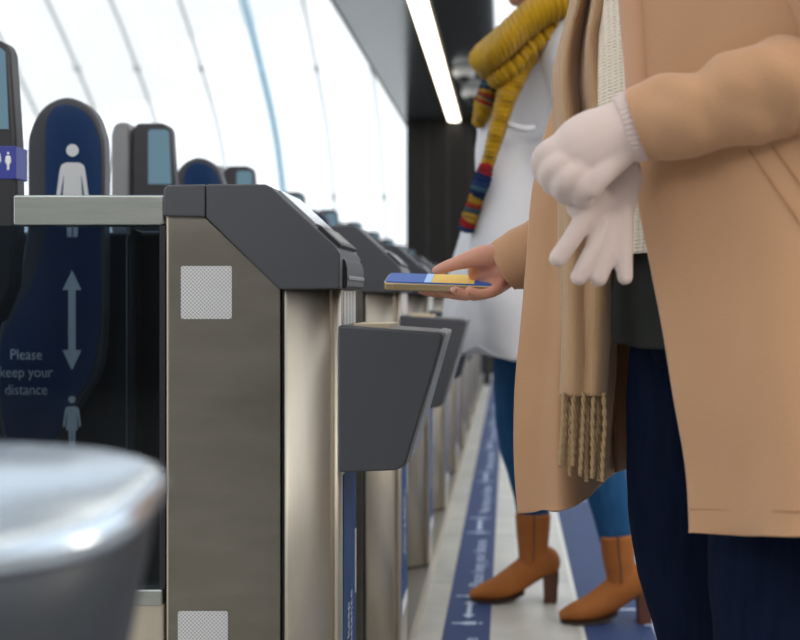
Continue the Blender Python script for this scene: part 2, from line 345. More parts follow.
# pale buildings outside seen faintly through the glass
# floor strips
fx0, fx1 = -0.159, -0.044
struct(obj('trim_4', bx(fx0, fx1, 0.2, 11.0, 0.0, 0.0016), 'strip'))
struct(obj('trim_5', bx(0.19, 0.60, 0.2, 11.0, 0.0, 0.0016), 'strip'))
struct(obj('trim_6', bx(0.176, 0.188, 0.2, 11.0, 0.0, 0.0012), mat('pale edging line', (0.6, 0.6, 0.58), 0.4)))
bmA = bmesh.new()
def addbm(dst, src):
    me = bpy.data.meshes.new('x'); src.to_mesh(me); src.free(); dst.from_mesh(me); bpy.data.meshes.remove(me)
def floor_unit(dst, xc, y, s):
    # two figures with arrow between, lying along the strip, plus words
    for yy, up in ((y, 1), (y+0.24*s, 1)):
        person_icon(dst, frame(V(xc+0.038*s, yy, 0.0017), V(0, 1, 0), V(1, 0, 0)) @ Matrix.Diagonal((1, 1, -1, 1)), 0.078*s)
    arrow_icon(dst, frame(V(xc, y+0.04*s, 0.0017), V(1, 0, 0), V(0, -1, 0)) @ Matrix.Diagonal((1, 1, -1, 1)), 0.16*s, 0.016*s)
    addbm(dst, text_bm('Please keep your distance', 0.055*s, frame(V(xc+0.012*s, y+0.62*s, 0.0018), V(0, 1, 0), V(-1, 0, 0)), extrude=0.0001))
yy = 1.62
while yy < 9.5: floor_unit(bmA, (fx0+fx1)/2, yy, 1.0); yy += 1.02
struct(obj('trim_7', bmA, 'printf'))
bmA = bmesh.new(); yy = 2.3
while yy < 8: floor_unit(bmA, 0.37, yy, 1.9); yy += 1.95
struct(obj('trim_8', bmA, 'printf'))
# edge trim at foot of gates
struct(obj('baseboard_left', bx(-0.236, -0.222, 0.6, 10.8, 0, 0.012), 'steel_light'))
struct(obj('trim_9', bx(-1.05, -0.2365, 0.6, 10.8, 0, 0.008), 'plinth'))

# light strip on canopy
t = thing('ceiling_light', 'long white linear ceiling light in the dark canopy above the gates', 'light', (-0.53, 6, ZC-.03))
lx0, lx1 = X(448.5, YW), X(460.8, YW)
obj('diffuser', bx(lx0+.008, lx1-.008, -4, YW-.05, ZC-.035, ZC-.003), 'lamp', t)
bm = bmesh.new(); box(bm, lx0, lx0+.0075, -4.02, YW-.04, ZC-.032, ZC-.0005); box(bm, lx1-.0075, lx1, -4.02, YW-.04, ZC-.032, ZC-.0005)
obj('housing', bm, 'lamp_edge', t)
# dome cameras
def dome(px, py, lab):
    Y = (ZC-EYE)*F/(VY-py); x = X(px, Y)
    t = thing('security_camera', lab, 'camera', (x, Y, ZC), 'dome cameras on the canopy')
    bm = bmesh.new(); tube(bm, [V(x, Y, ZC), V(x, Y, ZC-.05), V(x, Y, ZC-.075)], [.092, .092, .076], 24, 1, Vector((1, 0, 0))); obj('housing', bm, 'domewhite', t, smooth=False, bevel=.006)
    bm = bmesh.new(); ball(bm, V(x, Y, ZC-.072), (.062, .062, .062), 20); obj('dome_cover', bm, 'black', t, smooth=True)
dome(464, 68, 'white and black dome camera on the dark ceiling, the nearer upper one')
dome(472, 89, 'white and black dome camera on the dark ceiling, the farther lower one')

# ------------------------------------------------------------------ ticket gates
D1 = 1.471; PITCH = 0.84
def rounded(pts, r, n=4):
    out = []; N = len(pts)
    for i in range(N):
        p = Vector(pts[i]); a = Vector(pts[i-1])-p; b = Vector(pts[(i+1) % N])-p
        rr = min(r, a.length*.45, b.length*.45); A = p+a.normalized()*rr; B = p+b.normalized()*rr
        for k in range(n+1):
            t = k/n; q = A*(1-t)**2+p*2*t*(1-t)+B*t*t; out.append((q.x, q.y))
    return out
def make_gate():
    g = thing('ticket_gate', 'nearest steel ticket gate with grey sloped cap and silver honeycomb reflector squares', 'ticket gate', (-0.36, 1.56, 0), 'row of ticket gates')
    y0, y1 = D1, D1+0.185
    zc = Z(214, D1)
    # side panel (camera side)
    top = [(168, 212), (205, 215), (281, 288)]
    bm = bmesh.new(); prism(bm, pz([(168.5, 214)], D1)+pz([(204, 216), (280.5, 289)], D1)+[(X(280.5, D1), .012), (X(168.5, D1), .012)], 'y', y0, y0+.02)
    obj('side_panel', bm, 'steel', g, bevel=.002)
    bm = bmesh.new(); box(bm, X(166.5, D1), X(168.3, D1), y0+.001, y1, .012, Z(216, D1)); obj('corner_trim', bm, 'steel_light', g)
    # curved corner panel
    zt = Z(289.5, D1); a = []; xa, xb = X(284.5, D1), X(330.5, D1)
    for k in range(13):
        u = k/12; a.append((xa+(xb-xa)*u, y0+.001+.030*u**2.2))
    bm = bmesh.new(); A = [bm.verts.new((x, y, .012)) for x, y in a]+[bm.verts.new((a[-1][0], y0+.06, .012)), bm.verts.new((xa, y0+.06, .012))]
    B = [bm.verts.new((v.co.x, v.co.y, zt)) for v in A]; n = len(A); bm.faces.new(A); bm.faces.new(B[::-1])
    for i in range(n): f = bm.faces.new((A[i], A[(i+1) % n], B[(i+1) % n], B[i])); f.smooth = i < 11
    obj('curved_panel', bm, 'steel_light', g, smooth=False)
    for p in g.children[-1].data.polygons: p.use_smooth = True
    m_ = g.children
    bm = bmesh.new(); xt = X(334, D1); tube(bm, [V(xt, y0+.030, .012), V(xt, y0+.030, zt)], [.0055, .0055], 12, 1, Vector((1, 0, 0))); obj('edge_tube', bm, 'steel_light', g, smooth=True)
    # core
    bm = bx(X(169, D1), X(335, D1), y0+.0385, y1, .012, zt); obj('body', bm, 'steel', g, bevel=.003)
    bm = bx(X(281, D1)+.0003, X(284, D1), y0+.006, y0+.03, .012, zt); obj('seam', bm, 'black', g)
    # end face panels (facing the passengers)
    xe = X(337, D1); bm = bx(X(335, D1), xe, y0+.042, y1-.002, .012, zt); obj('end_panel', bm, 'steel_light', g, bevel=.002)
    bm = bx(xe, xe+.0015, y0+.052, y1-.010, .10, Z(481, D1)); pp = obj('poster', bm, 'poster', g)
    bm = bmesh.new(); obj('poster_band', bx(xe+.0015, xe+.0019, y0+.052, y1-.010, .10, .135), 'white', pp); obj('poster_band', bx(xe+.0015, xe+.0019, y1-.022, y1-.012, .36, .46), 'white', pp)
    addbm(bm, text_bm('Please keep\nyour distance', .028, frame(V(xe+.0017, y0+.11, .30), V(0, 0, 1), V(0, -1, 0)), extrude=.0001)); obj('poster_print', bm, 'white', pp)
    bm = bx(xe, xe+.0012, y0+.052, y1-.012, Z(478, D1), Z(468, D1)); obj('label_strip', bm, 'white', g)
    # cap
    prof = [(163, 190), (166, 185), (205, 184), (205, 217), (163, 216)]
    bm = bmesh.new(); prism(bm, pz(prof, D1-.008), 'y', y0-.008, y1+.012); obj('cap_end', bm, 'cap', g, bevel=.003)
    prof = [(205.6, 184), (265, 184), (271, 187), (335, 246), (340, 254), (340, 289), (279, 289.5), (205.6, 217.5)]
    bm = bmesh.new(); prism(bm, pz(prof, D1-.008), 'y', y0-.008, y1+.012); cap = obj('cap', bm, 'cap', g, bevel=.003)
    # slope insets
    def slope(u0, u1, e0, e1, h, name, m, bev=.001):
        a = Vector((X(270, D1-.008), Z(186.5, D1-.008))); b = Vector((X(337, D1-.008), Z(248, D1-.008))); d = b-a; n = Vector((-d.y, d.x)).normalized()
        if n.y < 0: n = -n
        p0 = a+d*u0; p1 = a+d*u1
        bm = bmesh.new(); prism(bm, [tuple(p0-n*.002), tuple(p0+n*h), tuple(p1+n*h), tuple(p1-n*.002)], 'y', y0+e0, y0+e1); return obj(name, bm, m, cap, bevel=bev)
    slope(.05, .62, .020, .165, .004, 'display_window', 'lcd'); slope(.66, .98, .015, .172, .006, 'reader_plate', 'cap_dark')
    slope(.70, .92, .04, .14, .0065, 'slot_cover', 'rim')
    # lip
    lp = rounded(pz([(341, 258), (343, 260), (345, 267), (345, 287), (341, 289)], D1+.0), .004)
    bm = bmesh.new(); prism(bm, lp, 'y', y0+.02, y1+.005); obj('lip', bm, 'cap_dark', g, bevel=.002)
    bm = bx(X(340.5, D1), X(346.5, D1), y0+.025, y1, Z(280, D1), Z(275, D1)); obj('ticket_slot', bm, 'rim', g, bevel=.002)
    # silver bands under the cap
    bm = bmesh.new()
    for k in range(4): box(bm, xe, xe+.0015, y0+.055+k*.03, y0+.077+k*.03, Z(326, D1), Z(291, D1))
    obj('vent_bands', bm, 'white', g)
    # reader tray
    Dt = D1
    rd = rounded(pz([(337.5, 325), (434, 332), (443.5, 334), (440, 350), (405, 466), (396, 471), (337.5, 473)], Dt), .006)
    bm = bmesh.new(); prism(bm, rd, 'y', y0+.002, y1-.02); tr = obj('reader_tray', bm, 'cap', g, bevel=.004, seg=3)
    a = pz([(434.5, 331), (444.5, 333), (408, 462), (400, 470)], Dt); 
    bm = bmesh.new(); prism(bm, [(x+.0018, z) for x, z in a], 'y', y0+.006, y1-.016); obj('tray_rim', bm, 'rim', tr, bevel=.002)
    bm = bx(X(350, Dt), X(388, Dt), y0+.03, y1-.05, Z(328, Dt)-.002, Z(328, Dt)+.0055); obj('ticket_pad', bm, 'beige', tr, bevel=.001)
    # reflectors
    for (a0, b0, a1, b1) in ((181, 266, 232, 319), (178, 611, 228, 664)):
        bm = bmesh.new(); prism(bm, rounded(pz([(a0, b0), (a1, b0), (a1, b1), (a0, b1)], D1), .004), 'y', y0-.0008, y0); obj('reflector', bm, 'reflector', g)
    # glass side screen with rail to the display post
    Dr = 1.50
    bm = bx(X(13, Dr), X(164, Dr), Dr, Dr+.045, Z(225, Dr), Z(195, Dr)); obj('rail', bm, 'rail', g, bevel=.003)
    bm = bx(X(-60, Dr), X(165.5, Dr), Dr+.012, Dr+.020, Z(592, Dr), Z(225, Dr)); obj('glass_panel', bm, 'glass', g)
    bm = bx(X(160, Dr), X(165.5, Dr), Dr-.002, Dr+.011, Z(590, Dr), Z(225.5, Dr)); obj('glass_clip', bm, 'cap_dark', g)
    bm = bx(X(108, Dr), X(166, Dr), Dr+.06, Dr+.12, .3, Z(228, Dr)); obj('mechanism_cover', bm, 'black', g, bevel=.01)
    bm = bx(X(122, Dr), X(129, Dr), Dr+.03, Dr+.055, .4, Z(228, Dr)); obj('guide_post', bm, 'mullion', g, bevel=.003)
    bm = bx(-1.15, X(165, Dr), Dr-.005, Dr+.11, .012, Z(592, Dr)-.001); obj('plinth', bm, 'steel_light', g, bevel=.004)
    bm = bx(X(132, Dr), X(165, Dr), Dr-.012, Dr+.02, Z(604, Dr), Z(588, Dr)+.001); obj('foot_bracket', bm, 'rail', g, bevel=.003)
    # display post
    Dp = 1.74
    xr = -0.824
    prof = [(xr-.105, 1.235), (xr-.09, 1.252), (xr-.03, 1.252), (xr-.008, 1.243), (xr-.004, 1.228), (xr+.006, 1.08), (xr+.008, .95), (xr+.002, .84), (xr-.02, .785), (xr-.07, .75), (xr-.105, .75)]
    bm = bmesh.new(); prism(bm, prof, 'y', Dp, Dp+.04)
    dp = obj('display_post', bm, 'cap_dark', g, bevel=.010, seg=3)
    sc = [(xr-.060, 1.10), (xr-.004, 1.10), (xr-.010, 1.228), (xr-.016, 1.234), (xr-.054, 1.234), (xr-.060, 1.228)]
    bm = bmesh.new(); prism(bm, sc, 'y', Dp-.003, Dp+.001); obj('screen', bm, 'screen', dp)
    bm = bx(xr-.106, xr+.0085, Dp-.002, Dp+.042, 1.017, 1.072); lb = obj('pictogram_label', bm, 'label_blue', dp, bevel=.002)
    bm = bmesh.new()
    mt = frame(V(xr-.022, Dp-.0022, 1.068), V(1, 0, 0), V(0, 0, 1)); person_icon(bm, mt, .038)
    for r_, cx in ((.009, -.045), (.009, -.022)):
        for q in range(12):
            a0, a1 = q*math.pi/6, (q+1)*math.pi/6
            poly2(bm, [(cx+r_*math.cos(a0)-.02, -.03+r_*math.sin(a0)), (cx+r_*math.cos(a1)-.02, -.03+r_*math.sin(a1)), (cx+r_*.75*math.cos(a1)-.02, -.03+r_*.75*math.sin(a1)), (cx+r_*.75*math.cos(a0)-.02, -.03+r_*.75*math.sin(a0))], mt)
    obj('pictogram', bm, 'white', lb); bm = bmesh.new(); mt2 = frame(V(xr-.004, Dp-.0022, 1.062), V(1, 0, 0), V(0, 0, 1)); person_icon(bm, mt2, .030)
    obj('pictogram', bm, 'white', lb)
    # rounded side shell left of screen
    bm = bmesh.new(); sh = [(xr-.150, .98), (xr-.150, 1.22), (xr-.144, 1.243), (xr-.132, 1.252), (xr-.108, 1.252), (xr-.108, .98)]
    prism(bm, sh, 'y', Dp-.01, Dp+.05); obj('side_shell', bm, 'rim', g, bevel=.008, seg=3)
    bm = bx(xr-.20, xr-.075, Dp-.02, Dp+.10, .012, .76); obj('post_base', bm, 'steel', g, bevel=.004)
    bm = bx(X(-40, 2.06), X(180, 2.06), 2.05, 2.08, .20, Z(232, 2.05)); obj('barrier_leaf', bm, 'navy_dark', g, bevel=.01)
    # paddle
    Dd = 1.965
    L = [(27, 225), (27, 150), (30, 130), (38, 113), (50, 102), (66, 97), (82, 102), (94, 113), (101, 130), (104, 150), (104, 225), (103, 330), (96, 375), (78, 405), (64, 430), (56, 450), (44, 461), (32, 465), (18, 461), (7, 448), (0, 420), (-3, 380), (-2, 340), (8, 300), (20, 265)]
    out = [(X(x, Dd), Z(y, Dd)) for x, y in L]; out = [(q[0], q[1]) for q in catmull(out, 3, True)]
    bm = bmesh.new(); prism(bm, out, 'y', Dd, Dd+.035); pd = obj('paddle', bm, 'cap', g, bevel=.006, seg=3)
    cx = sum(p[0] for p in out)/len(out); cz = sum(p[1] for p in out)/len(out)
    L2 = [(46, 225), (46, 150), (47, 124), (51, 113), (57, 107), (68, 105), (82, 110), (92, 120), (98, 135), (101, 155), (101, 225), (99, 330), (92, 372), (75, 401), (60, 430), (52, 446), (42, 455), (32, 458), (20, 454), (11, 443), (4, 420), (1, 380), (2, 345), (14, 315), (36, 275)]
    ins = [(q[0], q[1]) for q in catmull([(X(x, Dd), Z(y, Dd)) for x, y in L2], 3, True)]
    bm = bmesh.new(); prism(bm, ins, 'y', Dd-.003, Dd); sg = obj('sign_face', bm, 'navy', pd)
    bm = bmesh.new(); Df = Dd-.0034; fr = lambda px, py: frame(V(X(px, Df), Df, Z(py, Df)), V(1, 0, 0), V(0, 0, 1))
    person_icon(bm, fr(72.5, 144), 93*Df/F); arrow_icon(bm, fr(72, 270), 100*Df/F, 9.5*Df/F); person_icon(bm, fr(72, 396), 52*Df/F)
    for i, w in enumerate(('Please', 'keep your', 'distance')): addbm(bm, text_bm(w, 15.2*Df/F, fr(26, 355+i*17.5), extrude=.0001, xs=.86))
    obj('sign_print', bm, 'white', sg)
    return g
def copy_tree(o, parent=None):
    c = o.copy(); C.objects.link(c)
    if parent: c.parent = parent
    for ch in list(o.children): copy_tree(ch, c)
    return c
gate = make_gate()
ordn = ['second', 'third', 'fourth', 'fifth', 'sixth', 'seventh', 'eighth', 'ninth', 'tenth']
for k in range(1, 10):
    c = copy_tree(gate); c.location = V(-0.36, 1.56+PITCH*k, 0)
    c['label'] = {1: 'second gate from the front, its dark reader tray just below the phone', 2: 'third gate in the row, its cap left of the phone'}.get(k, 'steel and grey ticket gate, %s from the front of the receding row' % ordn[k-1])
# small black bollard at far end of the strip
t = thing('bollard', 'small black post standing at the far end of the gate row', 'bollard', (X(487, 9.9), 9.9, 0))
bx_, by_ = X(487, 9.9), 9.9
bm = bmesh.new(); tube(bm, [V(bx_, by_, 0), V(bx_, by_, .30)], [.035, .035], 16, 1, Vector((1, 0, 0))); obj('post', bm, 'black', t)
bm = bmesh.new(); ball(bm, V(bx_, by_, .30), (.042, .042, .02), 16); obj('cap', bm, 'cap_dark', t, smooth=True)

# nearest console (very close, out of focus)
t = thing('reader_console', 'blurred dark console with glossy pale top in the bottom left corner', 'reader console', (-.30, .46, 0))
def sup(cx, cy, rx, ry, z, tilt=0, n=40, e=3.2):
    out = []
    for k in range(n):
        a = 2*math.pi*k/n; c, s = math.cos(a), math.sin(a)
        x = rx*math.copysign(abs(c)**(2/e), c); y = ry*math.copysign(abs(s)**(2/e), s); out.append(Vector((cx+x, cy+y, z+y*tilt)))
    return out
def loft(bm, rings):
    R = [[bm.verts.new(p) for p in r] for r in rings]; n = len(R[0])
    for i in range(len(R)-1):
        for k in range(n): bm.faces.new((R[i][k], R[i][(k+1) % n], R[i+1][(k+1) % n], R[i+1][k]))
    bm.faces.new(R[0][::-1]); bm.faces.new(R[-1])
CZ = 0
bm = bmesh.new(); loft(bm, [sup(-.355, .46, .165, .06, .45), sup(-.350, .46, .170, .065, .62), sup(-.345, .46, .178, .075, .69), sup(-.340, .46, .182, 0.068, 000.7280, .18)])
obj('housing', bm, 'console', t, smooth=True)
bm = bmesh.new(); loft(bm, [sup(-.340, .46, .183, 0.069, 00.7235, .18), sup(-.340, .46, .186, 0.071, 00.7280, .18), sup(-.340, .46, .183, 0.069, 00.7340, .18), sup(-.340, .46, .176, 0.064, 00.7370, .18)])
obj('top_plate', bm, 'console_top', t, smooth=True)
bm = bmesh.new(); loft(bm, [sup(-.365, .46, .10, .045, 0), sup(-.365, .46, .10, .045, .452)]); obj('pedestal', bm, 'steel', t)

# ------------------------------------------------------------------ people
def head_parts(bm, c, s=1.0, face=Vector((-1, 0, 0))):
    f = face.normalized(); sd = f.cross(Vector((0, 0, 1))); 
    R = Matrix(((f.x, sd.x, 0, 0), (f.y, sd.y, 0, 0), (0, 0, 1, 0), (0, 0, 0, 1)))
    q = lambda a, b, z: c+f*a*s+sd*b*s+Vector((0, 0, z*s))
    ball(bm, q(-.012, 0, .03), (.092*s, .074*s, .092*s), 24, R); ball(bm, q(.012, 0, -.04), (.068*s, .056*s, .072*s), 20, R)
    ball(bm, q(.048, 0, -.088), (.026*s, .026*s, .020*s), 14, R)
    tube(bm, [q(.074, 0, .022), q(.084, 0, 0), q(.096, 0, -.022)], [.008*s, .010*s, .014*s], 10, 2); ball(bm, q(.094, 0, -.024), (.013*s, .017*s, .011*s), 10, R)
    ball(bm, q(.074, 0, -.052), (.011*s, .023*s, .007*s), 12, R); ball(bm, q(.072, 0, -.064), (.011*s, .020*s, .007*s), 12, R)
    for e in (-1, 1):
        ball(bm, q(.058, e*.030, -.012), (.022*s, .022*s, .018*s), 12, R); ball(bm, q(.070, e*.028, .030), (.012*s, .024*s, .007*s), 10, R)
        ball(bm, q(-.008, e*.076, 0), (.018*s, .008*s, .030*s), 12, R)
    return q
def eyes(q, s, f, parent):
    for e in (-1, 1):
        bm = bmesh.new(); ball(bm, q(.062, e*.029, .008), .0115*s, 14); o = obj('eye', bm, 'eyew', parent, smooth=True)
        bm = bmesh.new(); ball(bm, q(.0705, e*.029, .008), (.0055*s,)*3, 10); obj('iris', bm, 'iris', o, smooth=True)

# ---- woman in camel coat
hcen = V(.235, 1.25, 1.60)
# limb paths
farleg = [(V(.270, 1.35, .86), .100), (V(.246, 1.35, .70), .092), (V(.232, 1.35, .55), .078), (V(.252, 1.35, .40), .066), (V(.30, 1.35, .25), .058), (V(.33, 1.35, .08), .052)]
nearleg = [(V(.335, 1.16, .86), .100), (V(.322, 1.15, .70), .095), (V(.302, 1.14, .55), .084), (V(.297, 1.13, .42), .074), (V(.300, 1.13, .25), .066), (V(.305, 1.13, .08), .060)]
armL = [V(.335, 1.06, 1.34), V(.36, 1.00, 1.18), V(.372, .985, 1.055), V(.31, .985, 1.015), V(.215, 1.00, 1.003), P(650, 123, 1.03)]
armR = [V(.30, 1.45, 1.34), V(.28, 1.49, 1.18), V(.25, 1.50, 1.03), V(.15, 1.49, .94), V(.06, 1.475, .885), P(506, 267, 1.465)]
body = bmesh.new()
q1 = head_parts(body, hcen)
tube(body, [V(.27, 1.25, 1.36), V(.26, 1.25, 1.44), V(.25, 1.25, 1.54)], [.06, .052, .05], 18, 3)
tube(body, [V(.30, 1.25, .80), V(.30, 1.25, .95), V(.29, 1.25, 1.08), V(.285, 1.25, 1.22), V(.29, 1.25, 1.33), V(.28, 1.25, 1.40)], [(.10, .15), (.095, .145), (.085, .12), (.10, .145), (.085, .16), (.05, .08)], 24, 3, Vector((0, 1, 0)))
chain(body, [(p, r-.014) for p, r in farleg]); chain(body, [(p, r-.014) for p, r in nearleg])
chain(body, list(zip(armL, [.05, .045, .038, .036, .030, .024]))); chain(body, list(zip(armR, [.05, .045, .040, .036, .028, .0235])))
for xx, yy in ((.325, 1.35), (.30, 1.13)): chain(body, [(V(xx+.02, yy, .05), .034), (V(xx-.08, yy, .035), .028), (V(xx-.14, yy, .028), .02)])
# right hand holding the phone
hp = lambda x, y, d: P(x, y, d)
chain(body, [(hp(514, 265, 1.468), .0235), (hp(501, 266, 1.472), (.028, .020)), (hp(490, 268, 1.474), (.027, .021)), (hp(480, 272, 1.478), (.018, .018))], 18)
chain(body, [(hp(500, 257, 1.458), .017), (hp(484, 256.5, 1.452), .0165), (hp(470, 259.5, 1.450), .0130), (hp(456, 263.5, 1.450), .0098), (hp(444, 267.5, 1.453), .0086), (hp(436, 270.5, 1.456), .0064)])
chain(body, [(hp(503, 277, 1.472), .019), (hp(496, 285, 1.468), .015), (hp(488, 290, 1.462), .011)])
chain(body, [(hp(497, 282, 1.486), .011), (hp(470, 292, 1.49), .0085), (hp(440, 293, 1.495), .0078), (hp(422, 290.5, 1.50), .0066)])
chain(body, [(hp(498, 284, 1.466), .011), (hp(474, 294, 1.466), .0088), (hp(455, 294.5, 1.463), .0080), (hp(441, 290.5, 1.46), .0068)])
chain(body, [(hp(499, 287, 1.456), .0105), (hp(482, 294.5, 1.445), .0086), (hp(466, 294.5, 1.438), .0078), (hp(455, 290.5, 1.432), .0066)])
chain(body, [(hp(498, 288, 1.446), .0095), (hp(490, 293, 1.430), .0078), (hp(478, 293.5, 1.424), .0070), (hp(469, 290, 1.421), .0060)])
# left hand inside the glove (slightly smaller copy of the glove shape)
def fist(bm, k):
    s = 1.03/F
    def c(pts, kk=k): chain(bm, [(P(x, y, d), (r*s*kk if not isinstance(r, tuple) else (r[0]*s*kk, r[1]*s*kk))) for x, y, d, r in pts], 16)
    c([(652, 124, 1.03, (29, 24)), (634, 127, 1.03, (31, 26)), (618, 134, 1.03, (32, 28)), (600, 143, 1.03, (36, 29)), (580, 152, 1.03, (34, 27)), (563, 161, 1.03, (26, 20))])
    fing = [((590, 138), (556, 149), (543, 160), (545, 174), (555, 182), 13.5, 1.020), ((592, 150), (562, 163), (550, 173), (552, 184), (563, 190), 12.5, 1.012),
            ((596, 158), (572, 174), (562, 185), (564, 194), (575, 198), 12, 1.008), ((602, 163), (588, 180), (580, 192), (584, 199), (592, 200), 12, 1.010)]
    for a, b, cc, d, e, r, dd in fing:
        dd += .008
        c([(a[0], a[1], dd+.010, r), (b[0], b[1], dd, r*1.03), (cc[0], cc[1], dd+.004, r*.95), (d[0], d[1], dd+.018, r*.9), (e[0], e[1], dd+.034, r*.82)])
    c([(626, 150, 1.024, 14), (612, 163, 1.020, 14), (600, 176, 1.016, 12.5), (592, 188, 1.018, 11)])
fist(body, .80)
wb = organic('woman_in_camel_coat', body, .0034, 'skin', smooth=3)
wb.name = 'person'
tag(wb, 'person in long camel coat holding a phone, one pale glove worn, the other held', 'person')
ORG[wb.name] = wb.location.copy()
W1 = wb
eyes(q1, 1, V(-1, 0, 0), W1)
bm = bmesh.new(); ball(bm, hcen+V(.022, 0, .048), (.098, .088, .090), 24); tube(bm, [hcen+V(.07, 0, .04), hcen+V(.10, 0, -.08), hcen+V(.125, 0, -.22), hcen+V(.13, 0, -.34)], [(.05, .085), (.05, .09), (.04, .09), (.02, .06)], 20, 3)
for s in (-1, 1): tube(bm, [hcen+V(-.01, s*.075, .06), hcen+V(.02, s*.085, -.06), hcen+V(.04, s*.09, -.20)], [(.035, .018), (.04, .02), (.025, .015)], 12, 3)
organic('hair', bm, .006, 'hair', W1, smooth=5)
for (x, y, d) in ((439, 288.5, 1.4535), (453.5, 288.5, 1.4265), ):
    bm = bmesh.new(); ball(bm, P(x, y+1.2, d), (.0048, .002, .0040), 10); obj('fingernail', bm, 'nail', W1, smooth=True)
# jeans
def wr(a, amp=.03, f=14): return lambda u, v, p: amp*(noise.noise(Vector((p.x*f+a, p.y*f, p.z*f*1.3)))+.5*noise.noise(Vector((p.x*f*2, p.y*f*2+a, p.z*f*3))))
bm = bmesh.new()
tube(bm, [p for p, r in farleg], [r for p, r in farleg], 40, 8, disp=wr(3, .05)); tube(bm, [p for p, r in nearleg], [r for p, r in nearleg], 40, 8, disp=wr(8, .05))
tube(bm, [V(.290, 1.25, .74), V(.29, 1.25, .82), V(.31, 1.25, .95)], [(.11, .18), (.125, .185), (.115, .165)], 36, 4)
organic('jeans', bm, .006, 'jeans', W1, smooth=3)
for xx, yy in ((.325, 1.35), (.30, 1.13)):
    bm = bmesh.new(); chain(bm, [(V(xx+.03, yy, .052), .050), (V(xx-.05, yy, .045), .044), (V(xx-.13, yy, .036), .034), (V(xx-.165, yy, .030), .026)]); bmesh.ops.bisect_plane(bm, geom=bm.verts[:]+bm.edges[:]+bm.faces[:], plane_co=(0, 0, .004), plane_no=(0, 0, -1), clear_outer=True)
    obj('shoe', bm, 'black', W1, smooth=True)
# dark top + cream knit
bm = sheet_bm([[V(.283+rx*math.cos(a), 1.255+ry*math.sin(a), z) for a in [k*math.pi/6 for k in range(12)]] for z, rx, ry in ((.765, .152, .195), (.80, .155, .195), (.88, .150, .185), (.96, .145, .175), (1.02, .14, .17))], 4, 5, closed=True, disp=lambda u, v, p: .005*math.sin(u*44)*(1-v))
obj('dark_top', bm, 'darktop', W1, smooth=True, solid=.003)
bm = sheet_bm([[V(.270+rx*math.cos(a), 1.235+ry*math.sin(a), z) for a in [k*math.pi/6 for k in range(12)]] for z, rx, ry in ((.868, .158, .200), (.90, .165, .195), (1.0, .172, .182), (1.10, .170, .180), (1.25, .150, .165), (1.34, .105, .12), (1.41, .070, .07), (1.44, .06, .06))], 4, 5, closed=True)
obj('cream_sweater', bm, 'cream', W1, smooth=True, solid=.003)
bm = bmesh.new(); bm.free()

# coat: one cloth from the near front edge round the back to the far front edge
def coat_row(z, near, far, sx=0.0, flare=0.0, inner=None):
    (npx, nD), (fpx, fD) = near, far
    fl = flare
    a = [V(X(npx, nD), nD, z), V(X(npx, nD)+.055, nD-.045-fl*.3, z), V(.265+sx, .985-fl, z), V(.37+sx, .965-fl, z), V(.455+sx+fl*.5, 1.03-fl*.5, z), V(.505+sx+fl, 1.16, z), V(.51+sx+fl, 1.34, z), V(.45+sx+fl*.5, 1.49+fl*.5, z), V(.33+sx, 1.56+fl*.6, z), V(.21, 1.575+fl*.5, z)]
    fx = X(fpx+6.5, fD)
    a += [V(fx*.35+.21*.65, 1.46+fl*.3, z), V(fx*.7+.21*.3, 1.335, z), V(fx+.022, fD-.04, z), V(fx, fD, z)]
    return a
rows = [
    coat_row(1.40, (596, 1.20), (590, 1.32), .02, -.13),
    coat_row(1.34, (604, 1.13), (585, 1.36), .01, -.05),
    coat_row(1.25, (612, 1.09), (577, 1.40), 0, 0.0),
    coat_row(1.15, (622, 1.09), (563, 1.40), 0, .0),
    coat_row(1.06, (630, 1.09), (546, 1.40), 0, .0),
    coat_row(1.00, (633, 1.09), (536, 1.40), 0, .0),
    coat_row(.93, (636, 1.09), (529, 1.40), 0, .005),
    coat_row(.86, (648, 1.09), (524, 1.40), 0, .012),
    coat_row(.79, (661, 1.08), (521, 1.40), 0, .018),
    coat_row(.71, (673, 1.07), (516, 1.40), 0, .024),
    coat_row(.64, (684, 1.07), (513, 1.40), 0, .028),
    coat_row(.585, (687.5, 1.07), (514, 1.40), 0, .030),
    coat_row(.572, (687.5, 1.07), (514, 1.40), 0, .030)]
# hem line: lower on the far panel
for r, dz in ((rows[-1], 1), (rows[-2], 1), (rows[-3], .6), (rows[-4], .3)):
    drop = [.008, .019, .031, .036, .030, .0, -.01, -.01, -.01, -.01, .0, -.019, -.028, -.038]
    for i, p in enumerate(r): p.z += drop[i]*dz
def cdisp(u, v, p):
    w = min(1, max(0, (v-.12)*2)); 
    return w*(.007*math.sin(u*31+1.5*math.sin(v*3)+.8)+.0055*noise.noise(Vector((p.x*9, p.y*9, p.z*4))))+.003*noise.noise(Vector((p.x*22, p.y*22, p.z*9)))
bm = sheet_bm(rows, 10, 8, disp=cdisp)
coat = obj('camel_coat', bm, 'camel', W1, smooth=True, solid=.006, off=0)
cen = V(.26, 1.25, 0)
lin = [[p+(cen-V(p.x, p.y, 0)).normalized()*.014+V(0, 0, .006 if i > 10 else 0) for p in r[3:11]] for i, r in enumerate(rows[1:])]
bm = sheet_bm(lin, 6, 6); obj('coat_lining', bm, 'camel_in', coat, smooth=True, solid=.002)
# lapel roll along the near edge
lr = []
for r in rows[:6]:
    a = r[0]; lr.append([a+V(-.004, .004, 0), a+V(.002, -.012, 0), a+V(.014, -.016, .0), a+V(.024, -.004, 0)])
bm = sheet_bm(lr, 5, 6); obj('lapel', bm, 'lapel', coat, smooth=True, solid=.004)
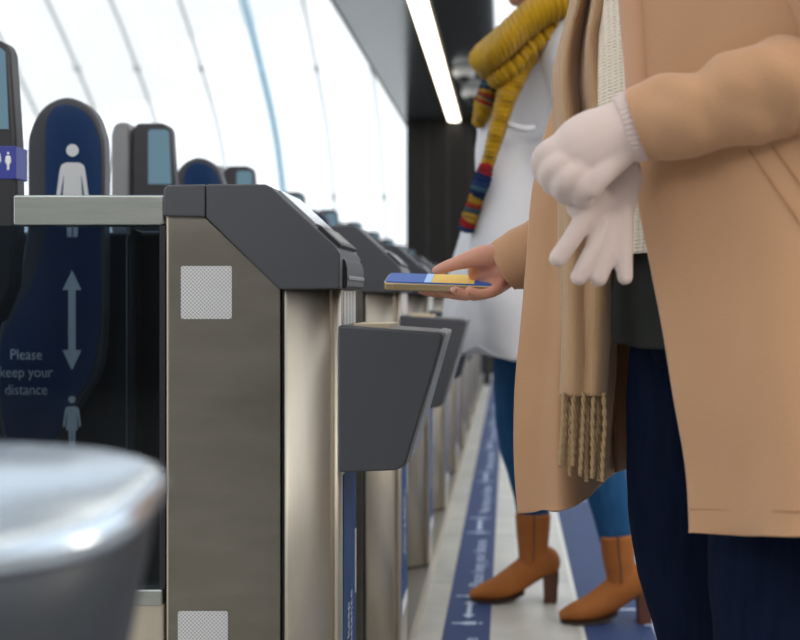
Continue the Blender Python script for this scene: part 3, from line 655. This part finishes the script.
# pocket welt
def surf(px, py, lo, hi): pass
def strip_on(name, pts, w, m, parent):
    bm = bmesh.new(); tube(bm, pts, [w]*len(pts), 8, 4); return obj(name, bm, m, parent, smooth=True)
from mathutils.bvhtree import BVHTree
_co = ORG[W1.name]; _bvh = BVHTree.FromPolygons([v.co+_co for v in coat.data.vertices], [tuple(p.vertices) for p in coat.data.polygons])
def hit(px, py):
    d = (P(px, py, 1)-V(0, 0, EYE)).normalized(); h = _bvh.ray_cast(V(0, 0, EYE), d); return h[0]-d*.0035
def seam(name, a, b, r_, m):
    pts = []
    for k in range(13):
        t_ = k/12; pts.append(hit(a[0]+(b[0]-a[0])*t_, a[1]+(b[1]-a[1])*t_))
    strip_on(name, pts, r_, m, coat)
seam('pocket_seam', (749, 150), (812, 240), .0011, 'camel_seam'); seam('pocket_seam', (772, 146), (812, 200), .0011, 'camel_seam')
seam('hem_stitch', (690, 509), (815, 512), .0008, 'camel_seam')
# sleeves
def sleeve(name, pts, rad, parent, seed, amp=.06, m='camel'):
    bm = bmesh.new()
    def dd(u, v, p):
        return amp*(.35+.65*min(1, max(0, (v-.35)*4)))*(noise.noise(Vector((p.x*13+seed, p.y*10, p.z*24)))+.6*noise.noise(Vector((p.x*34+p.z*14, p.y*20+seed, p.z*30))))*min(1, (1-v)*6)
    tube(bm, pts, rad, 56, 10, Vector((0, 1, 0)), disp=dd, cap=False)
    return obj(name, bm, m, parent, smooth=True, solid=.005)
sleeve('near_sleeve', [V(.33, 1.10, 1.39), V(.335, 1.05, 1.33), V(.335, .995, 1.20), V(.350, .975, 1.09), V(.345, .975, 1.025), P(812, 86, .985), P(785, 87, .988), P(766, 91, .99), P(742, 98, .995), P(714, 110, 1.005), P(692, 115, 1.012), P(665, 118, 1.024), P(650, 122, 1.030), P(639, 126, 1.033)],
       [(.05, .05), (.080, .075), (.085, .070), (.080, .066), (.066, .058), (.0425, .050), (.0455, .050), (.0442, .046), (.0432, .044), (.0370, .042), (.0362, .042), (.0380, .040), (.0365, .037), (.0355, .035)], coat, 2.2, .17)
sleeve('far_sleeve', [V(.30, 1.42, 1.39), V(.29, 1.46, 1.33), V(.27, 1.50, 1.18), V(.25, 1.51, 1.04), V(.16, 1.50, .955), V(.09, 1.49, .915), V(.045, 1.478, .886), P(511, 263, 1.47), P(503, 267, 1.47)],
       [(.05, .05), (.080, .07), (.080, .065), (.072, .06), (.056, .052), (.05, .047), (.046, .044), (.0375, .036), (.0335, .033)], coat, 5, .10)
# worn glove
bm = bmesh.new(); fist(bm, 1.0); gl = organic('worn_glove', bm, .0024, 'glove', W1, smooth=7)
bm = bmesh.new(); s_ = 1.03/F
tube(bm, [P(650, 122, 1.03), P(638, 125.5, 1.03), P(628, 128, 1.03), P(621, 130, 1.03)], [(31*s_, 27*s_), (35*s_, 29*s_), (34.5*s_, 29.5*s_), (32*s_, 28*s_)], 200, 6, disp=lambda u, v, p: .022*math.sin(u*2*math.pi*38))
obj('glove_cuff', bm, 'glove', gl, smooth=True)
# held glove
bm = bmesh.new()
def g2(pts): chain(bm, [(P(x, y, d), (r[0]*s_, r[1]*s_) if isinstance(r, tuple) else r*s_) for x, y, d, r in pts], 16)
g2([(634, 168, 1.062, (15, 8)), (622, 184, 1.062, (21, 10)), (613, 206, 1.058, (24, 11)), (609, 226, 1.055, (22, 10)), (606, 236, 1.054, (18, 9))])
g2([(604, 198, 1.05, 10), (588, 214, 1.045, 10.5), (571, 240, 1.045, 10), (558, 258, 1.047, 9.5)])
g2([(606, 222, 1.05, 10.5), (596, 245, 1.048, 10.2), (586, 264, 1.048, 9.8), (579, 277, 1.049, 9)])
g2([(614, 222, 1.052, 10.5), (610, 248, 1.051, 10.2), (603, 266, 1.051, 9.8), (599, 278, 1.051, 9)])
g2([(624, 215, 1.054, 10.5), (624, 240, 1.053, 9.8), (624, 262, 1.053, 9.2), (625, 277, 1.053, 8.4)])
g2([(598, 196, 1.045, 11), (585, 202, 1.043, 11), (576, 208, 1.044, 10)])
hg = organic('glove', bm, .0024, 'glove', smooth=3); tag(hg, 'empty pale pink knitted glove hanging limp from the closed gloved hand', 'glove'); ORG[hg.name] = hg.location.copy()

# tan scarf (child of the person: clothing)
def sc_disp(u, v, p): return .004*noise.noise(Vector((p.x*30, p.y*30, p.z*8)))
scar = sheet('tan_scarf', [
    [V(.22, 1.34, 1.47), V(.17, 1.31, 1.47), V(.155, 1.26, 1.465), V(.17, 1.20, 1.47), V(.22, 1.17, 1.48)],
    [(580, -50, 1.33), (588, -50, 1.25), (598, -50, 1.26), (604, -52, 1.20), (618, -50, 1.20)],
    [(571, 0, 1.32), (579, 0, 1.24), (590, 0, 1.27), (598, 0, 1.20), (610, 0, 1.21)],
    [(560, 45, 1.32), (569, 40, 1.23), (583, 42, 1.27), (590, 40, 1.20), (601, 38, 1.215)],
    [(554, 85, 1.30), (565, 80, 1.22), (580, 84, 1.26), (592, 84, 1.195), (606, 84, 1.20)],
    [(555, 125, 1.28), (568, 122, 1.21), (583, 125, 1.25), (598, 124, 1.19), (613, 120, 1.20)],
    [(558, 180, 1.26), (570, 180, 1.20), (585, 180, 1.22), (598, 180, 1.185), (612, 180, 1.19)],
    [(560, 240, 1.24), (572, 240, 1.19), (585, 240, 1.20), (598, 240, 1.18), (610, 240, 1.19)],
    [(561, 300, 1.22), (572, 300, 1.185), (585, 300, 1.19), (598, 300, 1.175), (609, 300, 1.20)],
    [(562, 350, 1.21), (573, 350, 1.18), (585, 350, 1.185), (597, 350, 1.175), (607, 350, 1.20)],
    [(562, 396, 1.20), (572, 396, 1.18), (584, 396, 1.182), (595, 396, 1.175), (604, 396, 1.195)]], 'tan', W1, thick=.005, nu=8, nv=8, disp=sc_disp)
for k in range(13):
    bm = bmesh.new(); px = 563.5+k*3.35; ln = 76+random.uniform(-6, 8)+(6 if k > 6 else 0); sway = random.uniform(-3, 2)-1; dd = 1.178+.010*(k % 3)
    base = [P(px, 393, dd), P(px+random.uniform(-1.5, 1.5), 393+ln*.35, dd), P(px+sway*.6, 393+ln*.7, dd), P(px+sway, 393+ln, dd)]
    q = [Vector(c) for c in catmull([tuple(p) for p in base], 11)]
    for ph in (0, math.pi):
        pts = []
        for i, c in enumerate(q):
            a = ph+i*.85; pts.append(c+Vector((math.cos(a)*.0013, math.sin(a)*.0013, 0)))
        tube(bm, pts, [.00165]*len(pts), 7, 1, Vector((1, 0, 0)))
    obj('tassel', bm, 'cord', scar, smooth=True)

# phone
pc = thing('phone', 'smartphone in bronze case, blue and yellow screen, held out in the bare hand', 'phone', P(441, 279, 1.472))
ang = math.radians(11); u = V(1, 0, -.034).normalized(); w = V(0, math.cos(ang), math.sin(ang)); nn = u.cross(w).normalized()
o0 = P(441.5, 278.6, 1.475)
mt = Matrix(((u.x, w.x, nn.x, o0.x), (u.y, w.y, nn.y, o0.y), (u.z, w.z, nn.z, o0.z), (0, 0, 0, 1)))
def pbox(a0, a1, b0, b1, c0, c1, rr=.008):
    bm = bmesh.new(); prism(bm, rounded([(a0, b0), (a1, b0), (a1, b1), (a0, b1)], rr), 'z', c0, c1); bmesh.ops.transform(bm, matrix=mt, verts=bm.verts); return bm
obj('case', pbox(-.078, .078, -.0375, .0375, -.0120, -.0015, .01), 'case', pc, bevel=.002)
sc = obj('screen', pbox(-.0755, .0755, -.035, .035, -.0015, .0, .008), 'pscreen', pc)
obj('ticket_panel', pbox(-.012, .047, -.034, .034, .0, .0004, .001), 'pyellow', sc); obj('map_panel', pbox(-.022, -.0125, -.034, .034, .0, .0004, .001), 'plight', sc)
bm = bmesh.new()
bm.free()
for bx0 in (-.074, .062): obj('case_bumper', pbox(bx0, bx0+.012, -.0388, -.0372, -.011, -.003, .001), 'case', pc, bevel=.0005)
obj('charging_port', pbox(.078, .0785, -.006, .006, -.009, -.006, .0008), 'black', pc)

# ---- woman behind in pale coat
D2 = 2.72
b2 = bmesh.new(); h2 = V(X(545, 2.72), 2.72, 1.745)
h2 = P(536, -35, 2.72)
q2 = head_parts(b2, h2, 1.0)
tube(b2, [P(556, 40, D2), P(553, 5, D2), P(544, -30, D2)], [.06, .052, .05], 16, 3)
tube(b2, [P(545, 340, D2), P(545, 250, D2), P(550, 170, D2), P(555, 90, D2), P(560, 45, D2), P(558, 25, D2)], [(.11, .16), (.10, .15), (.09, .13), (.10, .16), (.08, .17), (.05, .08)], 20, 3)
leg1 = [(P(528, 330, 2.80), .09), (P(520, 390, 2.82), .072), (P(521, 440, 2.83), .060), (P(532, 500, 2.85), .047), (P(534, 545, 2.85), .040)]
leg2 = [(P(552, 330, 2.68), .09), (P(580, 400, 2.67), .075), (P(600, 460, 2.66), .060), (P(612, 510, 2.665), .052), (P(617, 545, 2.67), .042)]
chain(b2, [(p, r*.85) for p, r in leg1]); chain(b2, [(p, r*.85) for p, r in leg2])
arm2 = [P(572, 50, 2.55), P(592, 110, 2.50), P(592, 165, 2.50), P(565, 195, 2.54), P(548, 205, 2.60)]
chain(b2, list(zip(arm2, [.05, .045, .038, .032, .026])))
arm3 = [P(560, 50, 2.88), P(575, 110, 2.93), P(570, 170, 2.95), P(560, 215, 2.92), P(548, 225, 2.86)]
chain(b2, list(zip(arm3, [.05, .045, .038, .032, .026])))
for (x, y, d) in ((548, 205, 2.61), (548, 225, 2.85)):
    chain(b2, [(P(x, y, d), .026), (P(x-8, y+6, d), .026), (P(x-16, y+14, d), .02)])
    for k in range(4): chain(b2, [(P(x-14, y+8+k*3, d), .010), (P(x-24, y+14+k*4, d+.005*k), .009), (P(x-28, y+24+k*4, d+.005*k), .007)], 8)
    chain(b2, [(P(x-6, y, d-.02), .011), (P(x-14, y-2, d-.03), .010), (P(x-22, y+2, d-.03), .008)], 8)
W2 = organic('person', b2, .0065, 'skin2', smooth=3)
tag(W2, 'person in pale grey coat, mustard scarf and brown boots walking behind', 'person'); ORG[W2.name] = W2.location.copy()
eyes(q2, 1, V(-1, 0, 0), W2)
bm = bmesh.new(); ball(bm, h2+V(.022, 0, .045), (.100, .090, .092), 24); tube(bm, [h2+V(.06, 0, .04), h2+V(.09, 0, -.06), h2+V(.10, 0, -.16)], [(.05, .085), (.05, .09), (.03, .08)], 20, 3)
organic('hair', bm, .007, 'hair2', W2, smooth=5)
# jeans
bm = bmesh.new()
tube(bm, [p for p, r in leg1], [r for p, r in leg1], 32, 8, disp=wr(1, .06)); tube(bm, [p for p, r in leg2], [r*1.02 for p, r in leg2], 32, 8, disp=wr(5, .06))
organic('jeans', bm, .0075, 'jeans2', W2, smooth=2)
# coat
def ring(cpx, py, hw, dep, D=D2, n=12, dz=0.0):
    c = P(cpx, py, D); w_ = hw*D/F
    return [V(c.x+w_*math.cos(a), c.y+dep*math.sin(a), c.z+dz*math.cos(a)) for a in [2*math.pi*k/n for k in range(n)]]
rows2 = [ring(556, 8, 20, .06), ring(556, 22, 36, .10), ring(553, 40, 50, .20), ring(546, 70, 55, .215), ring(538, 110, 59, .205), ring(532, 150, 57, .20), ring(532, 190, 58, .20), ring(528, 235, 65, .205), ring(526, 290, 71, .215), ring(524, 335, 72, .22), ring(524, 351, 72, .22), ring(524, 354, 70, .217)]
def c2d(u, v, p): return .020*math.sin(u*26+2*math.sin(v*5))*min(1, v*2)+.028*noise.noise(Vector((p.x*9, p.y*9, p.z*6)))
bm = sheet_bm(rows2, 7, 7, closed=True, disp=c2d)
wc = obj('pale_coat', bm, 'white_coat', W2, smooth=True, solid=.008)
sleeve('coat_sleeve', [P(570, 30, 2.60)]+arm2, [.06, .085, .08, .07, .062, .056], wc, 3, .12, 'white_coat')
sleeve('coat_sleeve', [P(562, 30, 2.84)]+arm3, [.06, .085, .08, .07, .062, .056], wc, 7, .12, 'white_coat')
bm = bmesh.new(); tube(bm, [P(499, 116, 2.53), P(506, 123, 2.505), P(516, 127, 2.49), P(526, 129, 2.485), P(534, 128, 2.49)], [.008]*5, 10, 5); ball(bm, P(500, 117, 2.53), .012); obj('drawcord', bm, 'white_coat', wc, smooth=True)
# mustard scarf
def ms(name, rows, m='mustard', th=.018, par=W2): return sheet(name, rows, m, par, thick=th, nu=6, nv=22, disp=lambda u, v, p: .007*noise.noise(Vector((p.x*14, p.y*14, p.z*14)))+.0028*math.sin(v*2*math.pi*(len(rows)-1)*5+u*3))
sf = ms('mustard_scarf', [[(590, -24, 2.60), (585, -5, 2.50), (582, 8, 2.50), (578, 18, 2.60)], [(556, -16, 2.56), (553, 0, 2.46), (552, 14, 2.46), (550, 26, 2.56)], [(528, 3, 2.54), (529, 14, 2.44), (530, 28, 2.45), (530, 40, 2.54)], [(507, 22, 2.53), (508, 34, 2.43), (509, 47, 2.44), (512, 58, 2.52)], [(488, 40, 2.54), (489, 51, 2.45), (491, 62, 2.45), (497, 73, 2.52)], [(475, 53, 2.56), (476, 60, 2.50), (480, 67, 2.49), (487, 77, 2.54)], [(473, 58, 2.60), (474, 62, 2.57), (478, 68, 2.57), (483, 74, 2.58)]])
ms('scarf_fold', [[(560, 14, 2.55), (562, 24, 2.50), (560, 34, 2.54)], [(536, 32, 2.53), (538, 42, 2.48), (540, 52, 2.53)], [(514, 52, 2.52), (518, 63, 2.46), (522, 74, 2.52)], [(496, 66, 2.52), (500, 76, 2.47), (508, 86, 2.53)], [(487, 72, 2.55), (493, 82, 2.52), (500, 88, 2.55)]], par=sf)
ms('scarf_tail', [[(530, 40, 2.53), (538, 42, 2.50), (546, 44, 2.53)], [(513, 68, 2.52), (519, 70, 2.49), (528, 70, 2.52)], [(502, 92, 2.51), (509, 93, 2.48), (516, 92, 2.51)], [(495, 118, 2.51), (501, 118, 2.48), (507, 117, 2.51)], [(489, 142, 2.51), (494, 142, 2.48), (499, 141, 2.51)], [(483, 166, 2.52), (487, 166, 2.50), (491, 165, 2.52)]], par=sf)
ms('striped_scarf_end', [[(482, 164, 2.52), (487, 165, 2.49), (491, 165, 2.52)], [(476, 184, 2.53), (480, 186, 2.50), (485, 188, 2.53)], [(469, 206, 2.55), (473, 208, 2.52), (478, 210, 2.55)], [(462, 228, 2.57), (466, 231, 2.54), (471, 232, 2.57)]], 'stripes', .014, sf)
ms('striped_scarf_end', [[(485, 74, 2.58), (490, 77, 2.56), (496, 80, 2.58)], [(482, 88, 2.58), (488, 90, 2.55), (494, 92, 2.57)], [(478, 102, 2.59), (484, 105, 2.56), (490, 108, 2.58)]], 'stripes', .012, sf)
ms('scarf_tip', [[(478, 102, 2.59), (484, 105, 2.56), (490, 108, 2.58)], [(476, 113, 2.59), (481, 116, 2.57), (486, 118, 2.59)], [(475, 122, 2.60), (478, 125, 2.58), (482, 125, 2.60)]], par=sf)
# boots
def boot(tx, ty, hx, D, shaft, parent):
    """tx,ty toe tip pixel at floor; hx heel pixel; shaft: list of (px,py,r)"""
    bm = bmesh.new(); L_ = (hx-tx)*D/F; x0 = X(tx, D)
    for a, b in ((0, 1),): pass
    tube(bm, [P(x, y, D) for x, y, r in shaft], [(r, r*.92) for x, y, r in shaft], 28, 5)
    c = lambda u, z, ra, rb: (V(x0+u*L_, D, z), (ra, rb))
    pts = [c(.05, .020, .014, .022), c(.15, .026, .022, .034), c(.32, .036, .031, .040), c(.50, .058, .038, .038), c(.68, .088, .040, .036), c(.86, .108, .038, .034)]
    tube(bm, [p for p, r in pts], [r for p, r in pts], 26, 4); ball(bm, V(x0+.05*L_, D, .019), (.016, .022, .014)); ball(bm, V(x0+.88*L_, D, .105), (.036, .033, .042))
    o = organic('boot', bm, .0042, 'boot', parent, smooth=3)
    bm = bmesh.new(); prism(bm, [(x0+.83*L_, .075), (x0+.84*L_, 0), (x0+.985*L_, 0), (x0+1.01*L_, .085)], 'y', D-.026, D+.026); obj('heel', bm, 'heel', o, bevel=.003)
    bm = bmesh.new(); so = [(0.0, .002), (.03, -.02), (.15, -.034), (.32, -.038), (.5, -.030), (.62, -.024), (.62, .024), (.5, .030), (.32, .038), (.15, .034), (.03, .02)]
    A = []; B = []
    for u_, y_ in so:
        zz = .0 if u_ < .45 else (u_-.45)*.14
        A.append(bm.verts.new((x0+u_*L_, D+y_, zz))); B.append(bm.verts.new((x0+u_*L_, D+y_, zz+.008)))
    bm.faces.new(A); bm.faces.new(B[::-1])
    for i in range(len(A)): bm.faces.new((A[i], A[(i+1) % len(A)], B[(i+1) % len(A)], B[i]))
    obj('sole', bm, 'sole', o, bevel=.001)
    bm = bmesh.new(); zp = [(shaft[0][0]+1, shaft[0][1]+2, D-shaft[0][2]*.93), (shaft[1][0]+1, shaft[1][1], D-shaft[1][2]*.93), (shaft[2][0]+1, shaft[2][1], D-shaft[2][2]*.93), (shaft[3][0]-1, shaft[3][1], D-shaft[3][2]*.9)]
    tube(bm, [P(*p) for p in zp], [.002]*4, 6, 4); obj('zip', bm, 'zip', o, smooth=True)
boot(470, 601, 558, .82*F/(601-298), [(533, 513, .0485), (533, 530, .046), (533, 548, .041), (534, 562, .039), (536, 575, .036)], W2)
boot(560, 622, 652, .82*F/(622-298), [(617, 534, .044), (618, 552, .042), (620, 570, .038), (622, 584, .036), (625, 596, .034)], W2)

# ------------------------------------------------------------------ light, camera
w = bpy.data.worlds.new('w'); bpy.context.scene.world = w; w.use_nodes = True
w.node_tree.nodes['Background'].inputs[0].default_value = (0.93, 0.97, 1.0, 1); w.node_tree.nodes['Background'].inputs[1].default_value = 1.5
def area(name, loc, target, sx, sy, e, col):
    l = bpy.data.lights.new(name, 'AREA'); l.shape = 'RECTANGLE'; l.size = sx; l.size_y = sy; l.energy = e; l.color = col
    o = bpy.data.objects.new(name, l); C.objects.link(o); o.location = loc; o.rotation_euler = (Vector(target)-Vector(loc)).to_track_quat('-Z', 'Y').to_euler(); return o
area('fill_light', (4.0, -1.6, 3.0), (0.4, 1.4, .8), 1.6, 1.6, 95, (1.0, .86, .70))  # added warm fill lamp from the right, not a fixture of the hall
area('fill_light', (-1.8, -2.5, 2.9), (0.3, 1.5, .8), 1.6, .8, 28, (1.0, .92, .82))  # added fill behind camera left, brightens the camera-facing surfaces
cd = bpy.data.cameras.new('camera'); cam = bpy.data.objects.new('camera', cd); C.objects.link(cam); bpy.context.scene.camera = cam
cam.location = (0, 0, EYE); cam.rotation_euler = (math.pi/2, 0, 0); cd.sensor_width = 36; cd.lens = 36*F/800; cd.shift_x = -108/800; cd.shift_y = -22/800
cd.clip_start = .02; cd.clip_end = 200
cd.dof.use_dof = True; cd.dof.focus_distance = 1.38; cd.dof.aperture_fstop = 4.4
vs = bpy.context.scene.view_settings; vs.view_transform = 'Standard'; vs.look = 'None'; vs.gamma = 1; vs.exposure = 0.0; vs.use_curve_mapping = False
